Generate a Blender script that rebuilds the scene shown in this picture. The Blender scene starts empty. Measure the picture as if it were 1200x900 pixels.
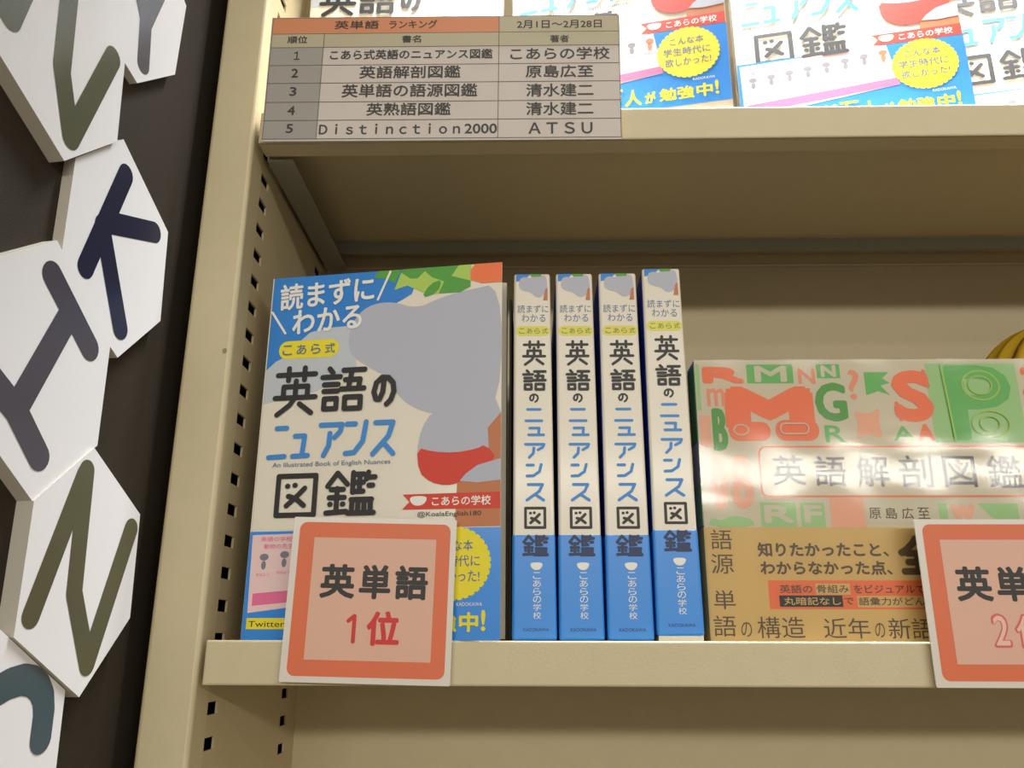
import bpy, bmesh, math, random
from mathutils import Vector, Matrix
random.seed(4)
S = bpy.context.scene
COL = S.collection
H = 1.30                      # height of the camera above the floor; shelf measures below are relative to it
# ---------------------------------------------------------------- camera
cam = bpy.data.cameras.new('camera'); camo = bpy.data.objects.new('camera', cam); COL.objects.link(camo)
S.camera = camo
cam.sensor_fit = 'HORIZONTAL'; cam.sensor_width = 36.0; cam.lens = 990.5 / 1200 * 36.0
cam.clip_start = 0.02
p_, yw, rl = .2977, -.0231, .0026
W = Vector((math.sin(yw) * math.cos(p_), math.cos(yw) * math.cos(p_), math.sin(p_)))
R0 = Vector((math.cos(yw), -math.sin(yw), 0)); U0 = R0.cross(W)
rr = math.cos(rl) * R0 + math.sin(rl) * U0; uu = -math.sin(rl) * R0 + math.cos(rl) * U0
m = Matrix((rr, uu, -W)).transposed().to_4x4(); m.translation = Vector((0, 0, H)); camo.matrix_world = m
# ---------------------------------------------------------------- view, world, lights
S.view_settings.view_transform = 'Standard'; S.view_settings.look = 'None'
S.view_settings.gamma = 1; S.view_settings.use_curve_mapping = False
S.view_settings.exposure = -0.2
S.world = bpy.data.worlds.new('room_air'); S.world.use_nodes = True
bg = S.world.node_tree.nodes['Background']; bg.inputs[0].default_value = (1.0, .95, .86, 1); bg.inputs[1].default_value = .36
def area(name, loc, sx, sy, power, col, target=None):
    l = bpy.data.lights.new(name, 'AREA'); l.shape = 'RECTANGLE'; l.size = sx; l.size_y = sy; l.energy = power; l.color = col
    o = bpy.data.objects.new(name, l); COL.objects.link(o); o.location = loc
    d = (Vector(target) - Vector(loc)) if target else Vector((0, 0, -1))
    o.rotation_euler = d.to_track_quat('-Z', 'Y').to_euler()
    return o
WARM = (1.0, .955, .87)
area('ceiling_tube_far', (1.2, -6.4, H + 1.40), 9, .24, 262, WARM, (.2, .4, H))       # rows of tubes across the shop ceiling
area('ceiling_tube_middle', (1.0, -3.1, H + 1.40), 7, .3, 44, WARM)
area('ceiling_tube_near', (1.0, -1.3, H + 1.40), 5, .3, 12, WARM)
sl = area('shelf_strip_lamp', (.31, .421, H + .60), .80, .03, 7.2, (.97, .98, 1.0)); sl.data.spread = math.radians(74)            # strip lamp over the upper books

# ---------------------------------------------------------------- materials
def lin(c): return tuple(((v / 255) / 12.92 if v / 255 <= .04045 else ((v / 255 + .055) / 1.055) ** 2.4) for v in c)
MATS = {}
def mat(name, rgb, rough=.5, bump=0, scale=200, coat=0, spec=.5, var=0):
    if name in MATS: return MATS[name]
    M = bpy.data.materials.new(name); M.use_nodes = True; nt = M.node_tree; b = nt.nodes['Principled BSDF']
    c = lin(rgb); b.inputs['Base Color'].default_value = (*c, 1); b.inputs['Roughness'].default_value = rough
    b.inputs['Coat Weight'].default_value = coat; b.inputs['Coat Roughness'].default_value = .12
    b.inputs['Specular IOR Level'].default_value = spec
    if bump or var:
        tc = nt.nodes.new('ShaderNodeTexCoord'); n = nt.nodes.new('ShaderNodeTexNoise'); n.inputs['Scale'].default_value = scale
        n.inputs['Detail'].default_value = 3
        nt.links.new(tc.outputs['Object'], n.inputs['Vector'])
        if bump:
            bp = nt.nodes.new('ShaderNodeBump'); bp.inputs['Strength'].default_value = bump; bp.inputs['Distance'].default_value = .001
            nt.links.new(n.outputs['Fac'], bp.inputs['Height']); nt.links.new(bp.outputs['Normal'], b.inputs['Normal'])
        if var:
            n2 = nt.nodes.new('ShaderNodeTexNoise'); n2.inputs['Scale'].default_value = scale / 10; nt.links.new(tc.outputs['Object'], n2.inputs['Vector'])
            mx = nt.nodes.new('ShaderNodeMix'); mx.data_type = 'RGBA'
            mx.inputs[6].default_value = (*[v * (1 - var) for v in c], 1); mx.inputs[7].default_value = (*[min(1, v * (1 + var)) for v in c], 1)
            nt.links.new(n2.outputs['Fac'], mx.inputs[0]); nt.links.new(mx.outputs[2], b.inputs['Base Color'])
    MATS[name] = M; return M
PAINT = mat('cream_paint', (203, 189, 152), .42, .05, 900, var=.04)
PAINT2 = mat('cream_paint_dull', (196, 181, 145), .55, .05, 900, var=.04)
STEEL = mat('grey_steel', (150, 150, 138), .45)
DARKB = mat('dark_panel', (52, 45, 36), .6, .3, 1500, var=.1, spec=.2)
FOAM = mat('tile_white', (228, 228, 230), .4, coat=.1)
FOAME = mat('tile_edge', (196, 190, 176), .7)
PAPER = mat('page_paper', (226, 218, 196), .8)
WHITE = mat('jacket_white', (232, 224, 206), .38, coat=.2)
BLUE = mat('band_blue', (48, 140, 228), .35, coat=.2)
SKY = mat('print_sky_blue', (40, 130, 212), .4, coat=.2)
DBLUE = mat('jacket_deep_blue', (30, 70, 190), .4)
BLACK = mat('ink_black', (38, 36, 34), .5)
INKB = mat('ink_blue', (62, 140, 212), .5)
INKN = mat('ink_slate_blue', (88, 112, 150), .5)
WINK = mat('ink_white', (240, 238, 228), .5)
YEL = mat('ink_yellow', (238, 222, 38), .5)
PALEY = mat('ink_pale_yellow', (226, 220, 96), .5)
OLIVE = mat('ink_olive', (110, 112, 40), .5)
GREY = mat('ink_grey', (184, 186, 198), .5)
DGREY = mat('ink_mid_grey', (128, 128, 136), .5)
PGREY = mat('ink_pale_grey', (196, 202, 208), .5)
RED = mat('ink_red', (214, 62, 42), .5)
ORG = mat('ink_orange', (244, 122, 70), .5)
PORG = mat('ink_pale_orange', (240, 178, 146), .5)
CORG = mat('card_orange', (220, 108, 64), .45)
CPINK = mat('card_pink', (220, 174, 150), .45)
CRED = mat('ink_card_red', (206, 44, 36), .5)
CPR = mat('ink_soft_red', (214, 98, 92), .5)
CARDW = mat('card_white', (220, 212, 200), .35, coat=.2)
BROWN = mat('ink_brown', (196, 122, 78), .5)
GRN = mat('ink_green', (84, 160, 62), .5)
GRN2 = mat('ink_mid_green', (104, 186, 92), .5)
LGRN = mat('ink_light_green', (176, 208, 92), .5)
PGRN = mat('ink_pale_green', (164, 206, 140), .5)
PINK = mat('ink_pink', (232, 112, 158), .5)
PPINK = mat('ink_pale_pink', (240, 208, 206), .5)
KRAFT = mat('kraft_band', (222, 188, 118), .55, var=.06, scale=300)
LBROWN = mat('ink_dark_brown', (96, 76, 50), .5)
LGREY = mat('label_grey', (160, 155, 146), .5)
LTAN = mat('label_tan', (186, 176, 146), .5)
LWHT = mat('label_white', (206, 196, 186), .45)
LORG = mat('label_orange', (214, 140, 98), .5)
LINE = mat('ink_line', (104, 96, 88), .5)
LBLK = mat('ink_label_black', (62, 58, 54), .5)
BLK2 = mat('slab_black', (24, 24, 24), .5)

# ---------------------------------------------------------------- helpers
def link(name, me, parent=None, mats=()):
    o = bpy.data.objects.new(name, me); COL.objects.link(o)
    if parent is not None: o.parent = parent
    for a in mats:
        if a.name not in [x.name for x in me.materials if x]: me.materials.append(a)
    return o
def tag(o, label=None, cat=None, group=None, kind=None):
    for k, v in (('label', label), ('category', cat), ('group', group), ('kind', kind)):
        if v: o[k] = v
    return o
def thing(name, label, cat, loc=(0, 0, 0), rz=0, group=None, kind=None):
    o = bpy.data.objects.new(name, None); COL.objects.link(o); o.empty_display_size = .02
    o.location = (loc[0], loc[1], loc[2] + H); o.rotation_euler = (0, 0, rz)
    return tag(o, label, cat, group, kind)
def mesh(bm, name='m'):
    me = bpy.data.meshes.new(name); bm.to_mesh(me); bm.free(); return me
def box(x0, x1, y0, y1, z0, z1, bev=0, seg=2, bm=None):
    own = bmesh.new()
    vs = [own.verts.new((x, y, z)) for x in (x0, x1) for y in (y0, y1) for z in (z0, z1)]
    for f in ((0, 1, 3, 2), (4, 6, 7, 5), (0, 4, 5, 1), (2, 3, 7, 6), (0, 2, 6, 4), (1, 5, 7, 3)): own.faces.new([vs[i] for i in f])
    if bev: bmesh.ops.bevel(own, geom=own.edges[:], offset=bev, segments=seg, profile=.5, affect='EDGES')
    bmesh.ops.recalc_face_normals(own, faces=own.faces)
    if bm is None: return own
    me = mesh(own); bm.from_mesh(me); bpy.data.meshes.remove(me); return bm
def prism(pts, d, depth_axis='y', back=0):
    """outline in x,z (metres) extruded from y=-d (front) to y=back"""
    bm = bmesh.new()
    a = [bm.verts.new((x, -d, z)) for x, z in pts]; b = [bm.verts.new((x, back, z)) for x, z in pts]
    bm.faces.new(a); bm.faces.new(b[::-1])
    for i in range(len(pts)):
        j = (i + 1) % len(pts); f = bm.faces.new((a[i], b[i], b[j], a[j])); f.material_index = 1
    bmesh.ops.recalc_face_normals(bm, faces=bm.faces)
    return bm
# prints: flat ink on a face that looks towards -y; u -> x, v -> z in millimetres, lay = ink layer
STEP = .00006
def ypos(lay): return -(lay * STEP)
def M_poly(polys, lay):
    bm = bmesh.new()
    for pts in polys:
        vs = [bm.verts.new((u / 1000, ypos(lay), v / 1000)) for u, v in pts]
        f = bm.faces.new(vs); f.normal_update()
        if f.normal.y > 0: f.normal_flip()
    bmesh.ops.triangulate(bm, faces=bm.faces[:])
    return mesh(bm)
def rect(u0, v0, u1, v1): return [(u0, v0), (u1, v0), (u1, v1), (u0, v1)]
def rrect(u0, v0, u1, v1, r, n=5):
    out = []
    for cx, cy, a0 in ((u1 - r, v0 + r, -90), (u1 - r, v1 - r, 0), (u0 + r, v1 - r, 90), (u0 + r, v0 + r, 180)):
        for i in range(n + 1):
            a = math.radians(a0 + 90 * i / n); out.append((cx + r * math.cos(a), cy + r * math.sin(a)))
    return out
def ell(u0, v0, u1, v1, n=28, rip=0, k=0):
    cx, cy, a, b = (u0 + u1) / 2, (v0 + v1) / 2, (u1 - u0) / 2, (v1 - v0) / 2
    if rip: n = k * 4
    return [(cx + a * (1 - rip * (i % 4 in (0,))) * math.cos(2 * math.pi * i / n), cy + b * (1 - rip * (i % 4 in (0,))) * math.sin(2 * math.pi * i / n)) for i in range(n)]
def smooth(pts, it=2):
    for _ in range(it):
        q = []
        for i in range(len(pts)):
            a, b = pts[i], pts[(i + 1) % len(pts)]
            q += [(a[0] * .75 + b[0] * .25, a[1] * .75 + b[1] * .25), (a[0] * .25 + b[0] * .75, a[1] * .25 + b[1] * .75)]
        pts = q
    return pts
def clipu(pts, umax):
    return [(min(u, umax), v) for u, v in pts]
def M_strokes(lines, w, lay):
    """rounded pen strokes; w may be a single width in mm"""
    bm = bmesh.new(); y = ypos(lay)
    for ln in lines:
        y -= 4e-6
        for (a, b) in zip(ln[:-1], ln[1:]):
            dx, dy = b[0] - a[0], b[1] - a[1]; L = math.hypot(dx, dy)
            if L < 1e-6: continue
            y -= 4e-6
            nx, ny = -dy / L * w / 2, dx / L * w / 2
            vs = [bm.verts.new((q[0] / 1000, y, q[1] / 1000)) for q in ((a[0] - nx, a[1] - ny), (b[0] - nx, b[1] - ny), (b[0] + nx, b[1] + ny), (a[0] + nx, a[1] + ny))]
            f = bm.faces.new(vs); f.normal_update()
            if f.normal.y > 0: f.normal_flip()
        for a in ln:
            y -= 4e-6
            vs = [bm.verts.new(((a[0] + w / 2 * math.cos(t * math.pi / 9)) / 1000, y, (a[1] + w / 2 * math.sin(t * math.pi / 9)) / 1000)) for t in range(18)]
            f = bm.faces.new(vs); f.normal_update()
            if f.normal.y > 0: f.normal_flip()
    return mesh(bm)
_tc = {}
_cur = bpy.data.curves.new('type', 'FONT'); _cur.resolution_u = 3
_cob = bpy.data.objects.new('type', _cur); COL.objects.link(_cob)
def glyphs(t):
    if t not in _tc:
        _cur.body = t; dg = bpy.context.evaluated_depsgraph_get(); dg.update()
        me = bpy.data.meshes.new_from_object(_cob.evaluated_get(dg))
        vs = [(v.co.x, v.co.y) for v in me.vertices]; fs = [tuple(p.vertices) for p in me.polygons]; bpy.data.meshes.remove(me)
        xs = [v[0] for v in vs]; ys = [v[1] for v in vs]; x0, x1, y0, y1 = min(xs), max(xs), min(ys), max(ys)
        _tc[t] = ([((x - x0) / (x1 - x0 or 1), (y - y0) / (y1 - y0 or 1)) for x, y in vs], fs)
    return _tc[t]
def M_text(items, lay, bold=0, rot=0):
    """items: (string, (u0,v0,u1,v1)) fitted to the printed ink box; bold = extra stroke in mm"""
    V, Fs = [], []
    sh = [(0, 0)] if not bold else [(-bold, 0), (bold, 0), (0, -bold), (0, bold)] + ([(.7 * bold * a, .7 * bold * b) for a in (-1, 1) for b in (-1, 1)] if bold > .3 else [])
    for t, (u0, v0, u1, v1) in items:
        g, fs = glyphs(t)
        cx, cy = (u0 + u1) / 2, (v0 + v1) / 2; c, s = math.cos(rot), math.sin(rot)
        for k, (dx, dy) in enumerate(sh):
            b = len(V)
            for x, y in g:
                px, py = (x - .5) * (u1 - u0 - 2 * bold) + dx, (y - .5) * (v1 - v0 - 2 * bold) + dy
                V.append(((cx + c * px - s * py) / 1000, ypos(lay) - k * 4e-6, (cy + s * px + c * py) / 1000))
            Fs += [tuple(b + i for i in f) for f in fs]
    me = bpy.data.meshes.new('lettering'); me.from_pydata(V, [], Fs); return me
def vt(t, u0, v0, u1, v1, gap=.15):
    n = len(t); h = (v1 - v0) / (n + gap * (n - 1))
    return [(c, (u0, v1 - (i * (1 + gap) + 1) * h, u1, v1 - i * (1 + gap) * h)) for i, c in enumerate(t)]
def pr(parent, name, me, m): return link(name, me, parent, (m,))
G = {
 '英': [[(.03, .86), (.97, .86)], [(.3, 1), (.3, .74)], [(.7, 1), (.7, .74)], [(.2, .36), (.2, .6), (.8, .6), (.8, .36)], [(0, .36), (1, .36)], [(.5, .72), (.5, .36), (.38, .2), (.08, 0)], [(.62, .22), (.92, .02)]],
 '語': [[(.16, 1), (.24, .9)], [(0, .8), (.42, .8)], [(.05, .62), (.38, .62)], [(.05, .46), (.38, .46)], [(.07, .04), (.07, .28), (.36, .28), (.36, .04), (.07, .04)], [(.5, .95), (1, .95)], [(.7, .95), (.63, .5)], [(.55, .72), (.9, .72), (.87, .5)], [(.46, .5), (1, .5)], [(.56, .03), (.56, .3), (.93, .3), (.93, .03), (.56, .03)]],
 'の': [[(.5, .95), (.46, .45), (.32, .18), (.14, .2), (.04, .45), (.14, .78), (.4, .97), (.7, .95), (.93, .75), (.98, .45), (.85, .15), (.66, 0)]],
 'ニ': [[(.38, .97), (.97, .97)], [(0, .03), (.95, .05)]],
 'ュ': [[(.08, .95), (.72, .95), (.62, .05)], [(0, .03), (1, .05)]],
 'ア': [[(0, .95), (1, .95), (.93, .74), (.68, .55)], [(.45, .68), (.42, .3), (.2, 0)]],
 'ン': [[(0, .95), (.4, .95)], [(0, .04), (.4, .06), (.78, .4), (.9, 1)]],
 'ス': [[(.12, .96), (.9, .96), (.72, .55), (.05, .02)], [(.5, .36), (.95, .02)]],
 '図': [[(0, 0), (0, 1), (1, 1), (1, 0), (0, 0)], [(.25, .74), (.26, .74)], [(.45, .76), (.46, .76)], [(.72, .68), (.5, .45), (.26, .24)], [(.3, .48), (.5, .42), (.72, .24)]],
 '鑑': [[(0, .68), (.2, 1), (.42, .72)], [(.08, .6), (.34, .6)], [(.05, .4), (.37, .4)], [(.21, .62), (.21, .06)], [(0, .03), (.42, .06)], [(.07, .24), (.08, .24)], [(.34, .24), (.35, .24)],
        [(.54, 1), (.54, .52)], [(.54, .96), (.76, .96)], [(.54, .76), (.76, .76)], [(.54, .54), (.76, .54)], [(.68, .96), (.68, .54)], [(.86, 1), (.82, .84)], [(.84, .88), (1, .88)], [(.88, .68), (.96, .68)],
        [(.52, .34), (.95, .34)], [(.54, .34), (.54, .05)], [(.67, .34), (.67, .05)], [(.8, .34), (.8, .05)], [(.93, .34), (.93, .05)], [(.46, .02), (1, .02)]]}
def sg(ch, b, w):
    u0, v0, u1, v1 = b; i = w / 2
    return [[(u0 + i + x * (u1 - u0 - w), v0 + i + y * (v1 - v0 - w)) for x, y in ln] for ln in G[ch]]
def kids(o): return [c for c in bpy.data.objects if c.parent == o]
def copy_tree(o, parent=None):
    c = o.copy(); COL.objects.link(c)
    if parent is not None:
        c.parent = parent
    for k in kids(o): copy_tree(k, c)
    return c

# ---------------------------------------------------------------- the setting: floor, dark end panel, bookcase
fl = link('floor', mesh(box(-4, 5, -9, 1.6, -.05, 0)), None, (mat('shop_floor', (150, 138, 118), .4, .1, 30, var=.1),)); tag(fl, kind='structure')
XL, XI, YF, YB = -.1843, -.1588, .42, .604
BW = .90                                   # clear width of the bay
wb = math.radians(9.17)
BD = Vector((math.sin(wb), math.cos(wb), 0))
me = mesh(box(-.42, .25, 0, .03, 0, 2.6))
wl = link('wall_left', me, None, (DARKB,)); tag(wl, kind='structure')
ANG = math.atan2(BD.y, BD.x)               # local x runs along the panel away from the viewer, local -y is its visible face
BIN = Vector((-BD.y, BD.x, 0)) * .0065
wl.location = (XL + BIN.x, .44 + BIN.y, 0); wl.rotation_euler = (0, 0, ANG)

case = thing('bookcase', 'cream steel bookcase with slotted side panel and plain back beside the dark panel', 'bookcase', (0, 0, -H))
# hollow uprights: front strip, outer sheet, slotted inner sheet
def upright(mirror):
    bm = bmesh.new(); sx = 1
    box(XL, XI, YF, YF + .02, 0, 2.2, .0022, 3, bm)
    box(XL, XL + .0012, YF + .02, .62, 0, 2.2, 0, 2, bm)
    box(XL, XI, .606, .62, 0, 2.2, 0, 2, bm)
    if mirror:
        for v in bm.verts: v.co.x = (XI + BW + XI) - v.co.x
        bmesh.ops.reverse_faces(bm, faces=bm.faces[:])
    return mesh(bm)
link('upright', upright(False), case, (PAINT,)); link('upright', upright(True), case, (PAINT,))
sc_ = link('scuff_mark', mesh(prism([(.0012 * math.cos(t * .9) * (1 + .3 * (t % 2)), .0016 * math.sin(t * .9)) for t in range(7)], .00008)), case, (mat('scuff', (150, 132, 96), .7), MATS['scuff'])); sc_.location = (-.1622, YF, H + .1479)
PIT = .0164; Z0 = .2641 + H
def slotted():
    bm = bmesh.new(); t = .0012
    cols = [(.4456 - .0068, .4456 + .0068), (.5746 - .0068, .5746 + .0068)]
    def b(y0, y1, z0, z1): box(XI - t, XI, y0, y1, z0, z1, 0, 2, bm)
    b(YF + .018, cols[0][0], 0, 2.2); b(cols[0][1], cols[1][0], 0, 2.2); b(cols[1][1], .608, 0, 2.2)
    ks = list(range(-22, 60))
    for y0, y1 in cols:
        prev = 2.2
        for k in ks:
            zc = Z0 - k * PIT; b(y0, y1, zc + .0030, prev); prev = zc - .0030
        b(y0, y1, 0, prev)
    return mesh(bm)
sp = link('slotted_panel', slotted(), case, (PAINT2,))
link('right_inner_panel', mesh(box(XI + BW, XI + BW + .0012, YF + .018, .608, 0, 2.2)), case, (PAINT2,))
bm = bmesh.new(); R = XI + BW
zs = [0.1, H - .395, H - .0585, H + .2795, H + .62, H + .9]
for a, b_ in zip(zs[:-1], zs[1:]):
    pass
link('back_panel', mesh(box(XI, R, YB, YB + .003, .05, H + .2795)), case, (PAINT2,))
link('back_panel', mesh(box(XI, R, YB + .0015, YB + .004, H + .2807, 2.15)), case, (PAINT2,))
link('back_rail', mesh(box(XI, R, YB - .0025, YB + .002, H + .2790, H + .2812, .0008)), case, (PAINT2,))

def shelf(zt, label, yend):
    t = thing('shelf', label, 'shelf', (0, 0, zt), group=None)
    x0, x1 = XI + .0028, R - .0028
    lipz = -.0205
    bm = bmesh.new(); box(x0, x1, YF, yend, -.0045, 0, .0012, 2, bm); link('deck', mesh(bm), t, (PAINT,))
    bm = bmesh.new(); box(x0, x1, YF - .0002, YF + .0022, lipz, 0, .001, 3, bm); box(x0, x1, YF, YF + .0148, lipz, lipz + .0015, .0006, 2, bm)
    link('front_lip', mesh(bm), t, (PAINT,))
    bm = bmesh.new(); box(x0, x1, .578, .580, -.0137, -.002, 0, 2, bm); link('rear_flange', mesh(bm), t, (STEEL,))
    for xa, xb in ((x0, x0 + .0155), (x1 - .0155, x1)):
        bm = bmesh.new(); box(xa, xb, YF + .018, .592, -.0215, -.0200, .0004, 2, bm); s = xa if xa == x0 else xb - .0012
        box(s, s + .0012, YF + .018, .592, -.021, -.004, 0, 2, bm)
        link('bracket', mesh(bm), t, (STEEL,))
    return t
shelf(.0012, 'cream steel shelf with folded front lip carrying the row of four spines', .6038)
shelf(.2948, 'upper cream steel shelf with the ranking table fixed on its lip', .6054)

# ---------------------------------------------------------------- letter tiles on the dark panel
def hexa(c, r=48, a=93): return [(c[0] + r * math.cos(math.radians(a + 60 * i)), c[1] + r * math.sin(math.radians(a + 60 * i))) for i in range(6)]
INK = {'olive': mat('letter_olive', (74, 78, 56), .3, coat=.2), 'slate': mat('letter_slate', (76, 78, 84), .3, coat=.2), 'navy': mat('letter_navy', (30, 33, 58), .3, coat=.2),
       'plum': mat('letter_plum', (70, 66, 76), .3, coat=.2), 'moss': mat('letter_moss', (82, 82, 58), .3, coat=.2), 'teal': mat('letter_teal', (66, 84, 92), .3, coat=.2)}
tiles = [
 ('letter_tile', 'white hexagonal tile with olive letter N, at the top left above the K tile', 'olive', [(-122.2, 200.5), (-91.7, 229.8), (-95.6, 279.9), (-140, 304), (-182, 280), (-178, 229)], 2,
  [[(-190, 252), (-163.5, 241), (-158, 270), (-150, 290)], [(-137.5, 288), (-133, 240), (-121, 213), (-103.7, 268.2)]], 11),
 ('letter_tile', 'white hexagonal tile with slate letter Y, uppermost tile next to the steel upright', 'slate', [(-80.2, 271.4), (-51.5, 298.0), (-50, 345), (-92, 372), (-133, 348), (-130, 288)], -1,
  [[(-78, 284.4), (-81, 308.3), (-92.9, 326), (-100, 338)], [(-81, 308.3), (-72, 340)]], 10),
 ('letter_tile', 'white hexagonal tile with navy blue letter K, closest tile to the steel upright', 'navy', [(-85, 235.5), (-40.3, 207.8), (-36.8, 158.8), (-65.8, 129), (-112, 154), (-113.7, 207.4)], 0,
  [[(-79.5, 219), (-96.5, 162)], [(-88, 189), (-51.6, 202)], [(-90, 186), (-76, 160), (-67, 143.3)]], 11),
 ('letter_tile', 'white hexagonal tile with plum grey letter I, at the left below the K tile', 'plum', [(-117.7, 164.6), (-74.1, 131.7), (-72.7, 84.8), (-106.3, 54.1), (-150, 84), (-158, 135)], 1.5,
  [[(-117.1, 148.8), (-102.7, 137.8), (-87.5, 126.2)], [(-102.7, 137.8), (-123.7, 87.8)], [(-138.8, 96.3), (-123.7, 87.8), (-107.2, 72.4)]], 12),
 ('letter_tile', 'white hexagonal tile with moss green letter N, below the I tile', 'moss', [(-75.8, 83), (-36.1, 59), (-33.5, 11), (-61.8, -22.4), (-105.4, 1.7), (-106.8, 54.3)], 2.5,
  [[(-98.2, 9.8), (-79.5, 70)], [(-78.5, 72), (-74.8, 20), (-59.8, -9), (-41.8, 51.3)]], 10),
 ('letter_tile', 'white hexagonal tile with teal curved letter, lowest at the bottom left corner', 'teal', [(-111, 4.4), (-69.2, -19.3), (-67, -66), (-108, -92), (-150, -68), (-152, -18)], 1,
  [[(-128, -32), (-118, -23.5), (-110, -18.6), (-102, -15.3), (-95, -14), (-89.5, -14.8), (-85, -17.4), (-81.8, -21.5), (-80.2, -27), (-79.8, -37)]], 12)]
for nm, lb, ink, pts, off, strokes, w in tiles:
    t = thing(nm, lb, 'letter tile', (XL + BIN.x, .44 + BIN.y, 0), ANG, 'hexagonal letter tiles')
    d = (5.5 + off) / 1000
    ob = link('tile_body', mesh(prism([(u / 1000, v / 1000) for u, v in pts], d, back=0)), t, (FOAM, FOAME))
    l = pr(t, 'letter', M_strokes(strokes, w, 2), INK[ink]); l.location = (0, -d, 0)

# ---------------------------------------------------------------- picture book shown face out
BWD, BHT = 131.0, 196.0
_bc = {}
def C(key, fn):
    if key not in _bc: _bc[key] = fn()
    return _bc[key]
def cover_art(cv):
    def P(name, polys, m, lay): pr(cv, name, C(('c', name, lay, m.name), lambda: M_poly(polys, lay)), m)
    P('sky_print', [[(0, 141.4), (5, 146), (11, 149), (18, 157), (24, 162.2), (34.4, 164.2), (47.2, 164.6), (60, 170), (76, 178), (81, 181), (86, 196), (0, 196)]], SKY, 1)
    P('mist_print', [[(0, 141.4), (5, 146), (11, 149), (18, 157), (24, 162.2), (34.4, 164.2), (47.2, 164.6), (52, 140), (30, 128), (0, 122)]], PGREY, 1)
    # plain generic stand-in for the cover picture: a grey rounded cloud, a red pebble and a brown trunk
    P('cloud_print', [smooth([(46, 149), (47, 166), (56, 176), (70, 177.5), (84, 172), (98, 178), (112, 181), (131, 184), (131, 116), (114.3, 113), (98, 111.5), (83.5, 116.5), (75, 124), (70, 134), (60, 139)], 2)], GREY, 2)
    P('sprig_print', [[(59.1, 192), (61, 196), (74.5, 196), (71.3, 188.1), (65.5, 191)], [(71, 184.5), (75, 196), (107.4, 196), (113.6, 191), (113.8, 183), (108, 180), (96.8, 180.1), (88.3, 184), (78.4, 187)]], GRN, 3)
    P('sprig_print', [[(71, 184), (74.5, 194), (80, 190), (84, 190), (88, 194), (92, 190), (99, 187), (96, 180), (88.3, 181), (78.4, 186)], [(103, 190), (107, 196), (114, 196), (115, 186), (109, 188)]], LGRN, 4)
    P('sprig_print', [smooth([(86.4, 178), (91, 186), (98, 188.5), (95.6, 180.5)], 1)], GRN, 5)
    P('corner_print', [[(113.6, 192.3), (116, 196), (131, 196), (131, 184.5), (120, 184.5), (113.7, 187)]], ORG, 5)
    P('lower_cloud_print', [smooth([(94.6, 114), (89, 105), (87, 93), (88, 84), (100, 76), (131, 76), (131, 124), (114.3, 118)], 1)], GREY, 3)
    P('trunk_print', [[(124.1, 104), (131, 112), (131, 54), (107.9, 54), (108.7, 76.5), (125.6, 80)]], BROWN, 4)
    P('pebble_print', [smooth([(87.0, 95), (96, 92.5), (107, 91.6), (118.5, 93.2), (123, 95.5), (129.5, 87.5), (118, 84), (112, 79), (109.7, 76), (103, 74.8), (95, 76.6), (88.5, 82)], 1)], RED, 5)
    P('lower_cloud_print', [[(110, 77), (113, 80.5), (119, 84.8), (131, 88), (131, 77), (119, 76)]], GREY, 6)
    P('ribbon_print', [[(80.5, 70.8), (131, 71.0), (131, 62.9), (80.5, 63.2), (84.2, 67)]], RED, 7)
    P('ribbon_mark', [smooth([(84.6, 69.8), (93.0, 69.8), (93.2, 67.4), (91, 65), (86.6, 65), (84.4, 67.4)], 2)], WINK, 8)
    P('badge_print', [rrect(6.5, 147.3, 41, 157.6, 4.8)], YEL, 3)
    pr(cv, 'title_lettering', C('ct1', lambda: M_strokes(sum([sg(c, b, 2.9) for c, b in (('英', (5.3, 114.2, 31, 143)), ('語', (31.8, 115.4, 58.2, 141.6)), ('の', (60.6, 117.5, 75.2, 135.8)))], []), 2.9, 8)), BLACK)
    pr(cv, 'title_lettering', C('ct2', lambda: M_strokes(sum([sg(c, b, 2.7) for c, b in (('ニ', (4.5, 90.6, 16.5, 110)), ('ュ', (18, 91, 29, 105.5)), ('ア', (32.8, 91.2, 47.2, 111.2)), ('ン', (47.2, 91.2, 61.6, 111.2)), ('ス', (61.5, 90.7, 76.3, 111.2)))], []), 2.7, 8)), INKB)
    pr(cv, 'title_lettering', C('ct3', lambda: M_strokes(sum([sg(c, b, 3.0) for c, b in (('図', (11.3, 60.2, 34.8, 83.6)),)], []) + sg('鑑', (38.6, 60.2, 67, 84.4), 3.0), 2.75, 8)), BLACK)
    pr(cv, 'heading_lettering', C('ch', lambda: M_text([('読まずに', (4.6, 176.9, 59.5, 192.8))], 8, .35, math.radians(2.5))), WINK)
    pr(cv, 'heading_lettering', C('ch2', lambda: M_text([('わかる', (13, 162.0, 53.3, 176.4))], 8, .35, math.radians(2.5))), WINK)
    for k, ln in enumerate(([(68.3, 195), (61.9, 178.8)], [(.7, 175.2), (9.4, 162.3)])): pr(cv, 'heading_slash', C('cs%d' % k, lambda: M_strokes([ln], 1.3, 8)), WINK)
    pr(cv, 'badge_lettering', C('cb', lambda: M_text([(c, (8.7 + i * 8.2, 149.4, 8.7 + i * 8.2 + 5.6, 155.2)) for i, c in enumerate('こあら式')], 8, .05)), INKN)
    pr(cv, 'subtitle_lettering', C('csu', lambda: M_text([('An Illustrated Book of English Nuances', (8.5, 86.3, 73.2, 89.5))], 8)), INKN)
    pr(cv, 'author_lettering', C('ca', lambda: M_text([('こあらの学校', (95.9, 64.6, 126.2, 69.5))], 8, .1)), WINK)
    pr(cv, 'handle_lettering', C('chn', lambda: M_text([('@KoalaEnglish180', (88.6, 58.8, 121.3, 61.9))], 8)), BLACK)
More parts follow.
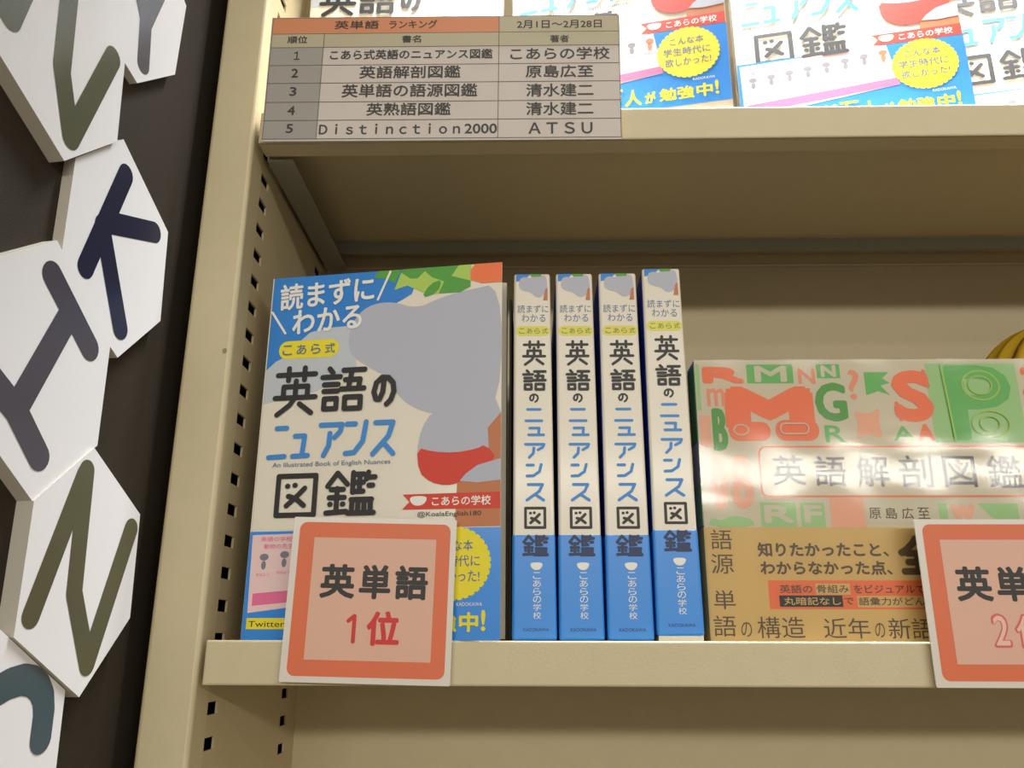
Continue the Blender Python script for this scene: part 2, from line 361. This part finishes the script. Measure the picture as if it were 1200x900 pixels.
def rot_pts(pts, c, a): 
    ca, sa = math.cos(a), math.sin(a)
    return [(c[0] + ca * (u - c[0]) - sa * (v - c[1]), c[1] + sa * (u - c[0]) + ca * (v - c[1])) for u, v in pts]
def band_art(ob):
    def P(name, polys, m, lay): pr(ob, name, C(('b', name, lay, m.name), lambda: M_poly(polys, lay)), m)
    P('panel_print', [[(1.2, 51.8), (88, 53.3), (92.6, 24), (2, 13)]], PPINK, 1)
    P('panel_stripe', [[(4, 22.5), (92, 29), (92.6, 24), (4, 16.5)]], PINK, 2)
    P('starburst', [ell(89.4, 18.4, 126.6, 54.3, rip=.045, k=34)], YEL, 3)
    figs = []
    for i in range(8):
        u, v = 8.5 + i * 11, 36.5 + i * 1.1
        figs += [ell(u - 2.4, v + 2.3, u + 2.4, v + 5.8), ell(u - 1.3, v - 2.2, u + 1.3, v + 2.2)]
    P('small_motifs', figs[:-2], DGREY, 2); P('small_motifs', figs[-2:], BROWN, 3)
    pr(ob, 'panel_lettering', C('bp', lambda: M_text([('英語の学校へようこそ', (6, 48.4, 40, 50.8)), ('動物の先生', (8, 44.6, 24, 47.2))] + [('おはよう', (5 + i * 11, 31 + i * 1.1, 12 + i * 11, 32.6 + i * 1.1)) for i in range(8)], 4)), PINK)
    pr(ob, 'starburst_lettering', C('bs', lambda: M_text([('こんな本', (97.6, 42.2, 117.5, 47.4)), ('学生時代に', (93.4, 34.6, 121, 40.2)), ('欲しかった!', (94, 27.2, 121, 33))], 4, .05)), INKN)
    pr(ob, 'band_lettering', C('bb', lambda: M_text([('50万', (46, 3.8, 68, 16.5)), ('人', (69, 3.8, 79, 15)), ('が', (81, 4, 87.5, 12)), ('勉強', (89.5, 3.9, 110, 12.9)), ('中', (111.2, 3.9, 120.7, 13.1)), ('!', (122, 4.3, 124.2, 14.1))], 5, .35)), YEL)
    P('tag_print', [rect(2, 5.2, 44, 10.6)], YEL, 4)
    pr(ob, 'tag_lettering', C('bt', lambda: M_text([('Twitterで話題!', (3.2, 6.0, 42.5, 9.8))], 5)), BLACK)
    pr(ob, 'publisher_lettering', C('bk', lambda: M_text([('KADOKAWA', (109.7, 15.9, 122.5, 17.6))], 4)), WINK)
def face_book(label, loc, deg, band_up=0, opened=0, w=1.0):
    t = thing('picture_book', label, 'book', loc, -math.radians(deg), 'face-out copies of the blue banded book')
    a, b = BWD / 1000, BHT / 1000
    cv = link('front_cover', C('fc', lambda: mesh(box(0, a, 0, .0005, 0, b))), t, (WHITE,))
    cover_art(cv)
    ob = link('paper_band', C('ob', lambda: mesh(box(-.0003, a + .0003, -.00056, -.0005, 0, .0535))), t, (BLUE,))
    ob.location = (0, 0, band_up)
    for n in (0,): pass
    art = bpy.data.objects
    band_art(ob)
    for c in kids(ob): c.location = (0, -.00058, 0)
    pg = link('page_block', C('pg', lambda: mesh(box(.001, a + .0005, .0008, .0185, .0008, b - .003))), t, (PAPER,))
    bk = link('back_cover', C('bkc', lambda: mesh(box(-.0002, a, .0187, .0192, 0, b))), t, (DBLUE,))
    sp_ = link('spine', C('spn', lambda: mesh(box(-.0007, -.0002, .0002, .0192, 0, b))), t, (WHITE,))
    if opened:
        for o in (pg, bk, sp_): o.rotation_euler = (0, 0, math.radians(opened))
    t.scale = (w, 1, 1)
    return t
face_book('blue and cream paperback standing face out on the lower shelf behind the first orange card', (-.1447, .4375, .0012), 8.6, 0, 8.6)
face_book('face-out paperback on the upper shelf, leftmost, behind the ranking table', (-.1495, .476, .2948), 0, 0, 0, 1.005)
face_book('face-out paperback on the upper shelf, second from left, half behind the ranking table', (-.0100, .4525, .2948), 12.0, .009, 0, 1.0)
face_book('face-out paperback on the upper shelf, wholly to the right of the ranking table', (.1345, .4655, .2948), 11.6, .009, 0, 1.02)
face_book('face-out paperback at the right end of the upper shelf, overlapped at its left', (.2746, .490, .2948), 11.6, 0, 0, 1.0)

# ---------------------------------------------------------------- spine-out copies
SW, SH, SD = .0213, .1925, .129
def spine_book():
    t = thing('paperback', 'x', 'book', (0, 0, 0), 0, 'four paperbacks standing spine out')
    tw = .0197; xo = .0004
    bm = bmesh.new()
    def taper(x0, x1, y0, y1, z0, z1, bev=0):
        b = box(x0, x1, y0, y1, z0, z1, bev, 3)
        for v in b.verts:
            k = v.co.z / SH; v.co.x = v.co.x * (1 + (tw / SW - 1) * k) + xo * k
        return b
    b = taper(0, SW, 0, SD, 0, SH, .0014)
    b.faces.ensure_lookup_table()
    for f in b.faces:
        c = f.calc_center_median()
        if c.y > .002: f.material_index = 1
        if c.y > SD - .001 or c.z > SH - .0005: f.material_index = 2
    link('jacket', mesh(b), t, (WHITE, DBLUE, PAPER))
    ob = taper(-.0003, SW + .0003, -.0003, SD * .9, 0, .0510, .0014); band = link('paper_band', mesh(ob), t, (BLUE,))
    link('page_block', mesh(taper(.001, SW - .001, .004, SD - .001, SH - .0006, SH + .0001)), t, (PAPER,))
    def P(par, name, polys, m, lay): pr(par, name, M_poly(polys, lay), m)
    P(t, 'corner_print', [[(1.6, 192.0), (1.6, 187.6), (6, 188.6), (9.5, 192.0)]], SKY, 1)
    P(t, 'cloud_print', [smooth([(3, 184), (3.4, 189.5), (6.5, 190.5), (9.5, 189.5), (12, 191.5), (17.5, 191.6), (18.6, 188), (18.6, 181), (13.5, 177.5), (9.5, 181.5), (6, 182)], 2)], GREY, 2)
    P(t, 'trunk_print', [[(16.2, 176.6), (18.7, 176.6), (18.7, 184), (17.4, 183)]], BROWN, 3)
    P(t, 'sprig_print', [[(9.2, 192), (10, 190.4), (15, 190.6), (15.5, 192)]], GRN, 3)
    pr(t, 'heading_lettering', M_text([('読まずに', (2.4, 169.3, 19.0, 173.9))], 2), INKN)
    pr(t, 'heading_lettering', M_text([('わかる', (4.6, 164.1, 17.4, 168.5))], 2), INKN)
    P(t, 'badge_print', [rrect(1.6, 156.1, 19.6, 161.7, 2.6)], PALEY, 1)
    pr(t, 'badge_lettering', M_text([(c, (3.2 + i * 4.1, 157.4, 6.2 + i * 4.1, 160.4)) for i, c in enumerate('こあら式')], 2), OLIVE)
    pr(t, 'title_lettering', M_strokes(sum([sg(c, b_, 1.5) for c, b_ in (('英', (4.8, 139.2, 17.6, 153.6)), ('語', (4.8, 125.1, 17.8, 137.3)))], []) , 1.45, 2), BLACK)
    pr(t, 'title_lettering', M_strokes(sg('の', (8.2, 118.9, 13.7, 124.1), 1.0), .95, 2), BLACK)
    blu = [[(7.6, 115.3), (14.2, 115.3)], [(6.8, 109.2), (15, 109.2)], [(8.8, 105.3), (13.6, 105.3), (13.2, 101.8)], [(8.2, 101.7), (15.9, 101.7)]]
    for c, b_ in (('ア', (5.8, 89.1, 16.8, 97.8)), ('ン', (6.5, 79.2, 16.1, 86.9)), ('ス', (6, 67, 16.8, 76.9))): blu += sg(c, b_, 1.5)
    pr(t, 'title_lettering', M_strokes(blu, 1.45, 2), INKB)
    pr(t, 'title_lettering', M_strokes(sg('図', (5.7, 53.4, 16.9, 64.6), 1.5), 1.4, 2), BLACK)
    def Q(name, me, m): o = pr(band, name, me, m); o.location = (0, -.00031, 0)
    Q('title_lettering', M_strokes(sg('鑑', (4.8, 39.8, 18, 50.6), 1.5), 1.45, 2), mat('ink_band_navy', (34, 52, 92), .5))
    Q('author_mark', M_poly([smooth([(8.9, 37), (14.7, 37), (14.8, 35.2), (13.2, 33.3), (10.4, 33.3), (8.8, 35.2)], 2)], 2), WINK)
    Q('author_lettering', M_text(vt('こあらの学校', 10, 10.1, 13.9, 32.3), 2), WINK)
    Q('publisher_lettering', M_text([('KADOKAWA', (5.2, 4.3, 17.6, 5.9))], 2), mat('ink_band_navy', (34, 52, 92), .5))
    return t
first = spine_book()
spec = [(-.0093, .425, .0213, 0, 'blue banded white paperback spine, first of the four, beside the face-out book', 0),
        (.0135, .425, .0215, 0, 'blue banded white paperback spine, second of the four from the left', 0),
        (.0368, .4248, .0220, 0, 'blue banded white paperback spine, third of the four from the left', 0),
        (.0604, .4240, .0222, .0022, 'blue banded white paperback spine with raised jacket, fourth, next to the wide book', 0)]
for i, (x, y, w, dz, lb, r) in enumerate(spec):
    o = first if i == 0 else copy_tree(first)
    o.location = (x, y, H + .0012); o.scale = (w / SW, 1, 1); o['label'] = lb
    if dz:
        for k in kids(o): k.location.z += dz
        link('exposed_board', mesh(box(.0006, SW - .0002, .0006, SD, 0, dz + .001)), o, (PAPER,))['label'] = 'white board showing below the jacket'

be = thing('slab', 'thin black plate in the gap between the face-out book and the first spine', 'slab', (-.0116, .441, .0012))  # plain thin black plate standing in the narrow gap
link('upright_plate', mesh(box(0, .0014, 0, .10, 0, .184, .0004)), be, (BLK2,))
link('foot_plate', mesh(box(-.03, .0014, .03, .10, 0, .0008)), be, (BLK2,))

# ---------------------------------------------------------------- wide film-wrapped book
LW, LH, LD = .2030, .1435, .0200
wide = thing('wide_book', 'wide film-wrapped book covered in green and orange letters with a tan band', 'book', (.0876, .43, .0012), 0)
link('page_block', mesh(box(.001, LW - .001, .0006, LD - .0006, .0008, LH - .0012)), wide, (PAPER,))
CREAM = mat('letter_cover_cream', (214, 204, 178), .5)
bm = bmesh.new(); box(0, LW, 0, .0005, 0, LH, 0, 2, bm); box(0, LW, LD - .0005, LD, 0, LH, 0, 2, bm); box(-.0005, 0, 0, LD, 0, LH, 0, 2, bm)
jk = link('jacket', mesh(bm), wide, (CREAM,))
bm = bmesh.new(); box(-.0003, LW, -.0004, -.0001, 0, .0548, 0, 2, bm); box(-.0009, -.0005, -.0004, LD, 0, .0548, 0, 2, bm)
bd = link('paper_band', mesh(bm), wide, (KRAFT,))
def L(name, items, m, lay=2, bold=0): return pr(jk, name, M_text(items, lay, bold), m)
def LP(name, polys, m, lay=1): return pr(jk, name, M_poly(polys, lay), m)
LP('green_blocks', [rect(27, 130.5, 51.4, 141), rect(63.8, 133.2, 76.1, 141), [(88.5, 123.7), (88.5, 136.5), (101.5, 136.5), (98, 133), (101.5, 130.5), (96.5, 129), (101, 123.7), (95, 126)]], GRN2)
LP('green_blocks', [rect(121, 98.3, 168, 141), rect(28.3, 55, 46.2, 67.3), rect(48.3, 55, 60.4, 67.3), rect(117.4, 55, 121.7, 66.8), [(137, 66.8), (157, 66.8), (157, 57), (146, 57)]], PGRN)
LP('orange_blocks', [rect(63.4, 55, 80.4, 69.7), rect(.3, 96.1, 6.2, 113.2)], PORG)
L('red_letters', [('R', (3.4, 130.6, 25.9, 139.8))], ORG, 2, 1.0)
L('white_letters', [('M', (31, 131.2, 48, 140.2)), ('N', (66, 133.8, 74, 140.5))], CREAM, 3, .5)
L('red_letters', [('N', (53.9, 130.1, 62.9, 138.8)), ('m', (5.2, 118.1, 14.6, 127.9)), ('?', (79.8, 121.4, 85.7, 137.9))], mat('ink_salmon', (240, 150, 118), .5), 2, .3)
L('big_letter', [('M', (14.2, 103, 60.5, 128.8))], ORG, 2, 3.6)
LP('big_letter_base', [rrect(15.5, 99.4, 37, 109.5, 4.8), rrect(39.5, 99.4, 62, 110.5, 5)], ORG, 3)
pr(jk, 'big_letter_rings', M_strokes([[q for q in ell(18, 102.5, 25.5, 108)] + [(25.5, 105.2)], [q for q in rrect(42, 103, 56.5, 108.5, 2.5)] + [(54, 103)]], .8, 5), CREAM)
L('green_letters', [('B', (7, 94.2, 14.8, 117)), ('G', (61.4, 109.6, 78, 130.8))], GRN, 2, .9)
L('green_letters', [('R', (64.8, 98.5, 75.3, 107.6)), ('A', (99.8, 99.2, 110.5, 107))], GRN2, 2, .25)
L('big_letter', [('S', (102, 109.2, 123, 137.4))], ORG, 4, 1.9)
pr(jk, 'big_letter_serifs', M_strokes([[(119.6, 137), (121.2, 128.5)], [(103.6, 119.5), (105, 110.5)]], 1.8, 4), ORG)
LP('orange_splash', [smooth([(80, 99.5), (83, 108), (80.5, 116), (88, 113), (95, 117.5), (93, 108), (95, 100), (87, 103)], 1)], PORG, 2)
L('red_letters', [('A', (112.3, 99.1, 121, 108.2))], ORG, 2, .6)
L('green_outline_letter', [('P', (130, 99.5, 164, 140.2))], GRN2, 2, 1.4)
pr(jk, 'green_rings', M_strokes([ell(139, 121, 158, 137) + [(158, 129)], ell(142, 124, 154, 134) + [(154, 129)], ell(141, 101, 160, 115) + [(160, 108)], ell(145, 104, 155, 112) + [(155, 108)], [(131, 99), (129, 140)]], .9, 3), LGRN)
L('red_letters', [('3', (170, 121.8, 180, 139)), ('8', (183, 120, 198, 140)), ('W', (172, 98, 198, 117))], ORG, 2, 1.0)
L('faded_letters', [('0', (4, 63.3, 12.8, 91.9)), ('8', (14, 64, 26, 92)), ('W', (123.1, 58, 135.8, 66.5))], PORG, 2, 1.2)
L('green_letters', [('R', (30, 57, 45, 66)), ('F', (50, 57, 59, 66))], CREAM, 3, .5)
LP('green_speckles', [smooth([(1, 55), (4, 60), (8, 58), (14, 61), (24, 59), (25, 55)], 1), rect(.2, 116, 2.0, 141)], PGRN, 2)
LP('title_plate', [rrect(29.4, 70, 198.5, 96.6, 4)], ORG, 4); LP('title_plate', [rrect(30.3, 70.9, 197.6, 95.7, 3.4)], CREAM, 5)
TI = mat('ink_title_grey', (74, 66, 72), .5)
L('title_lettering', [(c, b) for c, b in zip('英語解剖図鑑', ((36, 76, 52.6, 91.6), (57.2, 75.6, 73.5, 91.4), (78.6, 75.2, 95, 91.4), (100.1, 75, 117.2, 91.4), (122.4, 75, 138.8, 91), (144.7, 74.7, 162, 91.4)))], TI, 6, .18)
LP('author_plate', [rect(81, 57, 115, 66.5)], CREAM, 2)
L('author_lettering', [(c, (82.5 + i * 8.1, 59, 88.4 + i * 8.1, 64.7)) for i, c in enumerate('原島広至')], LBROWN, 3, .05)
LP('spine_speckles', [rect(.1, 135, 1, 136)], GRN, 1)
spg = link('spine_print', mesh(box(-.0008, -.0005, .001, LD - .001, .100, .141)), wide, (GRN,))
spg2 = link('spine_print', mesh(box(-.0008, -.0005, .001, LD - .001, .056, .078)), wide, (PGRN,))
def BL_(name, items, m, lay=2, bold=0): o = pr(bd, name, M_text(items, lay, bold), m); o.location = (0, -.0004, 0); return o
def BP(name, polys, m, lay=1): o = pr(bd, name, M_poly(polys, lay), m); o.location = (0, -.0004, 0); return o
BL_('edge_lettering', [('語', (2.2, 43.8, 12.7, 53.7)), ('源', (1.6, 32, 12.7, 41.7)), ('単', (1.8, 15, 12.3, 24)), ('語', (.9, 2.2, 11.7, 12)), ('の', (14.1, 2, 19.3, 9)), ('構造', (22, 1.5, 44.8, 11.5)), ('近年', (53.9, 1.4, 76.2, 10.9)), ('の', (78.4, 1.8, 83.2, 8.7)), ('新', (85, 1.3, 95.5, 10.9)), ('語', (96.2, 1.3, 106.4, 10.9))], LBROWN)
BL_('slogan_lettering', [('知りたかったこと、', (25, 40.2, 89.7, 47.4)), ('わからなかった点、', (25.7, 31.4, 90.4, 38.3))], LBROWN, 2, .25)
BL_('slogan_lettering', [('全', (94, 31.5, 113, 51)), ('部', (115, 31.5, 134, 51)), ('見', (137, 31.5, 155, 51))], LBROWN, 2, 1.0)
BP('orange_box', [rect(28.9, 15.1, 140, 28.8)], ORG, 1)
BP('tan_boxes', [rect(51.8, 22, 68.6, 27.3), rect(71.5, 16, 105, 21.4)], KRAFT, 2); BP('black_box', [rect(33.8, 16.2, 64.5, 21.6)], BLACK, 2)
BL_('box_lettering', [('英語の', (34.3, 22.7, 50.3, 26.7)), ('骨組み', (52.4, 22.8, 68, 26.7)), ('をビジュアルで', (70.4, 22.7, 104.9, 26.7)), ('で', (65.3, 17.4, 69.7, 20.5)), ('語彙力がどん', (72.2, 16.9, 104.1, 20.8))], LBROWN, 3, .05)
BL_('box_lettering', [('丸暗記なし', (35.9, 17, 63.5, 20.8))], KRAFT, 3, .05)
# clear shrink film with soft wrinkles
fm = bpy.data.materials.new('clear_film'); fm.use_nodes = True; nt = fm.node_tree; nt.nodes.clear()
out = nt.nodes.new('ShaderNodeOutputMaterial'); mx = nt.nodes.new('ShaderNodeMixShader'); tr = nt.nodes.new('ShaderNodeBsdfTransparent'); gl = nt.nodes.new('ShaderNodeBsdfGlossy')
gl.inputs['Roughness'].default_value = .085; tr.inputs[0].default_value = (.97, .97, .96, 1)
lw = nt.nodes.new('ShaderNodeFresnel'); lw.inputs['IOR'].default_value = 1.5
mm = nt.nodes.new('ShaderNodeMath'); mm.operation = 'MULTIPLY'; mm.inputs[1].default_value = .85
tc = nt.nodes.new('ShaderNodeTexCoord'); mp = nt.nodes.new('ShaderNodeMapping'); mp.inputs['Scale'].default_value = (9, 1, 22)
nz = nt.nodes.new('ShaderNodeTexNoise'); nz.inputs['Scale'].default_value = 1.6; nz.inputs['Detail'].default_value = 2; nz.inputs['Distortion'].default_value = .6
bp = nt.nodes.new('ShaderNodeBump'); bp.inputs['Strength'].default_value = .15; bp.inputs['Distance'].default_value = .0012
for a, b in ((tc.outputs['Object'], mp.inputs['Vector']), (mp.outputs[0], nz.inputs['Vector']), (nz.outputs['Fac'], bp.inputs['Height']), (bp.outputs[0], gl.inputs['Normal']),
             (lw.outputs[0], mm.inputs[0]), (mm.outputs[0], mx.inputs[0]), (tr.outputs[0], mx.inputs[1]), (gl.outputs[0], mx.inputs[2]), (mx.outputs[0], out.inputs[0])): nt.links.new(a, b)
bm = bmesh.new(); n1, n2 = 60, 40
gv = [[bm.verts.new((-.0012 + (LW + .0014) * i / n1, -.0016 - .00008 * math.sin(i * .55 + j * .2) * math.sin(j * .33), LH * j / n2)) for j in range(n2 + 1)] for i in range(n1 + 1)]
for i in range(n1):
    for j in range(n2): f = bm.faces.new((gv[i][j], gv[i + 1][j], gv[i + 1][j + 1], gv[i][j + 1])); f.smooth = True
film = link('clear_film', mesh(bm), wide, (fm,)); film['label'] = 'clear glossy shrink film'

# yellow ribbed thing behind it
yo = thing('ribbed_ornament', 'yellow ribbed rounded object half hidden behind the wide lettered book', 'ornament', (.389, .548, .0012))
bm = bmesh.new(); nu, nv = 96, 30; rows = []
for j in range(nv + 1):
    ph = math.pi * j / nv; row = []
    for i in range(nu):
        th = 2 * math.pi * i / nu; sg_ = lambda v: math.copysign(abs(v) ** .67, v)
        k = 1 + .035 * (1 if i % 4 < 2 else -1)
        row.append(bm.verts.new((.094 * sg_(math.sin(ph)) * math.cos(th) * k, .043 * sg_(math.sin(ph)) * math.sin(th) * k, .105 - .105 * sg_(math.cos(ph)))))
    rows.append(row)
for j in range(nv):
    for i in range(nu):
        f = bm.faces.new((rows[j][i], rows[j][(i + 1) % nu], rows[j + 1][(i + 1) % nu], rows[j + 1][i])); f.material_index = 0 if i % 4 < 2 else 1; f.smooth = True
bmesh.ops.remove_doubles(bm, verts=bm.verts, dist=1e-6)
link('ribbed_body', mesh(bm), yo, (mat('yellow_rib', (196, 158, 20), .7, .3, 400), mat('brown_groove', (140, 88, 14), .8)))

# ---------------------------------------------------------------- rank cards on the lower shelf's lip
def card(label, x, z, rank, soft, ry=0):
    t = thing('rank_card', label, 'price card', (x, YF - .0035, z), 0, 'orange rank cards')
    t.rotation_euler = (0, ry, 0)
    link('card_sheet', mesh(prism([(u / 1000, v / 1000) for u, v in rrect(0, 0, 80.2, 77, .6, 2)], .0008, back=0)), t, (CARDW, CARDW))
    def Q(name, me, m): o = pr(t, name, me, m); o.location = (0, -.0008, 0)
    Q('orange_frame', M_poly([rrect(3.2, 2.8, 77.4, 74.6, 3.6)], 1), CORG)
    Q('pink_field', M_poly([rect(10.8, 10.2, 70.6, 67.2)], 2), CPINK)
    Q('card_lettering', M_text([('英', (15.4, 38.4, 32.4, 54.6)), ('単', (34.4, 38.4, 49.6, 54.6)), ('語', (51.6, 38.4, 67.6, 54.6))], 3, .55), BLACK)
    if soft:
        Q('rank_lettering', M_text([(rank, (29, 17.6, 37.6, 33)), ('位', (39.4, 17.1, 55.4, 33))], 3, .8), CPR)
        Q('rank_lettering', M_text([(rank, (30, 18.6, 36.6, 32)), ('位', (40.4, 18.1, 54.4, 32))], 4, .2), mat('ink_rank_pale', (236, 190, 172), .5))
    else:
        Q('rank_lettering', M_strokes([[(30.6, 28.2), (33.2, 30.4), (33.4, 30.4), (33.4, 18.8)]], 1.9, 3), CRED)
        Q('rank_lettering', M_text([('位', (39.4, 17.1, 55.2, 33))], 3, .55), CRED)
card('orange framed first-place card in front of the face-out book', -.1183, -.0175, '1', False, math.radians(1.2))
card('orange framed second-place card in front of the wide lettered book', .1857, -.019, '2', True, 0)

# ---------------------------------------------------------------- ranking table on the upper lip
lt = thing('ranking_table', 'printed ranking table with orange heading strip on the upper shelf lip', 'sign', (-.1535, YF - .0035, .2725), 0)
lt.rotation_euler = (0, math.radians(.25), 0)
link('table_sheet', mesh(prism([(.0008, 0), (.2052, 0), (.2064, .0843), (-.0004, .0848)], .0008, back=0)), lt, (LWHT, LWHT))
def Q(name, me, m): o = pr(lt, name, me, m); o.location = (0, -.0008, 0); return o
ys = [84.2, 72.9, 63.3, 50.8, 38.5, 25.7, 13.5, 1.3]
Q('heading_strip', M_poly([rect(.6, ys[1], 135.4, 84.2)], 1), LORG)
Q('heading_cells', M_poly([rect(135.4, ys[1], 206, 84), rect(.8, ys[2], 206, ys[1])], 1), LTAN)
Q('number_cells', M_poly([rect(1, ys[7], 32, ys[2])], 1), LGREY)
lines = [[(.8, v), (205.6, v)] for v in ys] + [[(32.1, 1.2), (31.9, 73)], [(135.5, 1.2), (135.4, 84)], [(1.4, 1.2), (.4, 84.2)], [(205.2, 1.2), (206, 84)]]
Q('rule_lines', M_strokes(lines, .38, 2), LINE)
for it in [('英単語', (37.5, 76, 64, 82)), ('ランキング', (70, 76, 98.7, 82)), ('2月1日～2月28日', (145.9, 75.2, 196, 81)), ('順位', (10.1, 66.2, 22, 71.4)), ('書名', (78.1, 66, 89.5, 71.2)), ('著者', (165.3, 65.3, 176.6, 70.5))]: Q('heading_lettering', M_text([it], 3, .12), LBLK)
Q('rank_lettering', M_text([('2', (14.4, 42.4, 18.4, 48.6)), ('3', (14.4, 29.9, 18.4, 36)), ('4', (14.2, 17.1, 18.6, 23.2)), ('5', (14.4, 5.2, 18.5, 11.2))], 3, .18), LBLK)
Q('rank_lettering', M_strokes([[(15.3, 59.3), (16.7, 60.1), (16.7, 55)], [(15.2, 55), (18.1, 55)]], .75, 3), LBLK)
Q('title_lettering', M_text([('こあら式英語のニュアンス図鑑', (36.2, 54.4, 131.8, 61.3)), ('英語解剖図鑑', (54.3, 41.3, 113.3, 50)), ('英単語の語源図鑑', (44.7, 28.6, 123.3, 37.6)), ('英熟語図鑑', (59.8, 16.3, 108.3, 24.9)), ('Ｄｉｓｔｉｎｃｔｉｏｎ', (33.4, 4.1, 114, 11)), ('2000', (116.5, 4.1, 135, 10.6))], 3, .16), LBLK)
Q('author_lettering', M_text([('こあらの学校', (142.1, 53.3, 200.1, 61.9)), ('原島広至', (151.1, 41, 190.4, 49.6)), ('清水建二', (151.4, 28.2, 190.1, 37)), ('清水建二', (151.4, 15.8, 189.8, 24.6)), ('ＡＴＳＵ', (152.8, 3.6, 189.1, 11.2))], 3, .16), LBLK)

bpy.data.objects.remove(_cob)
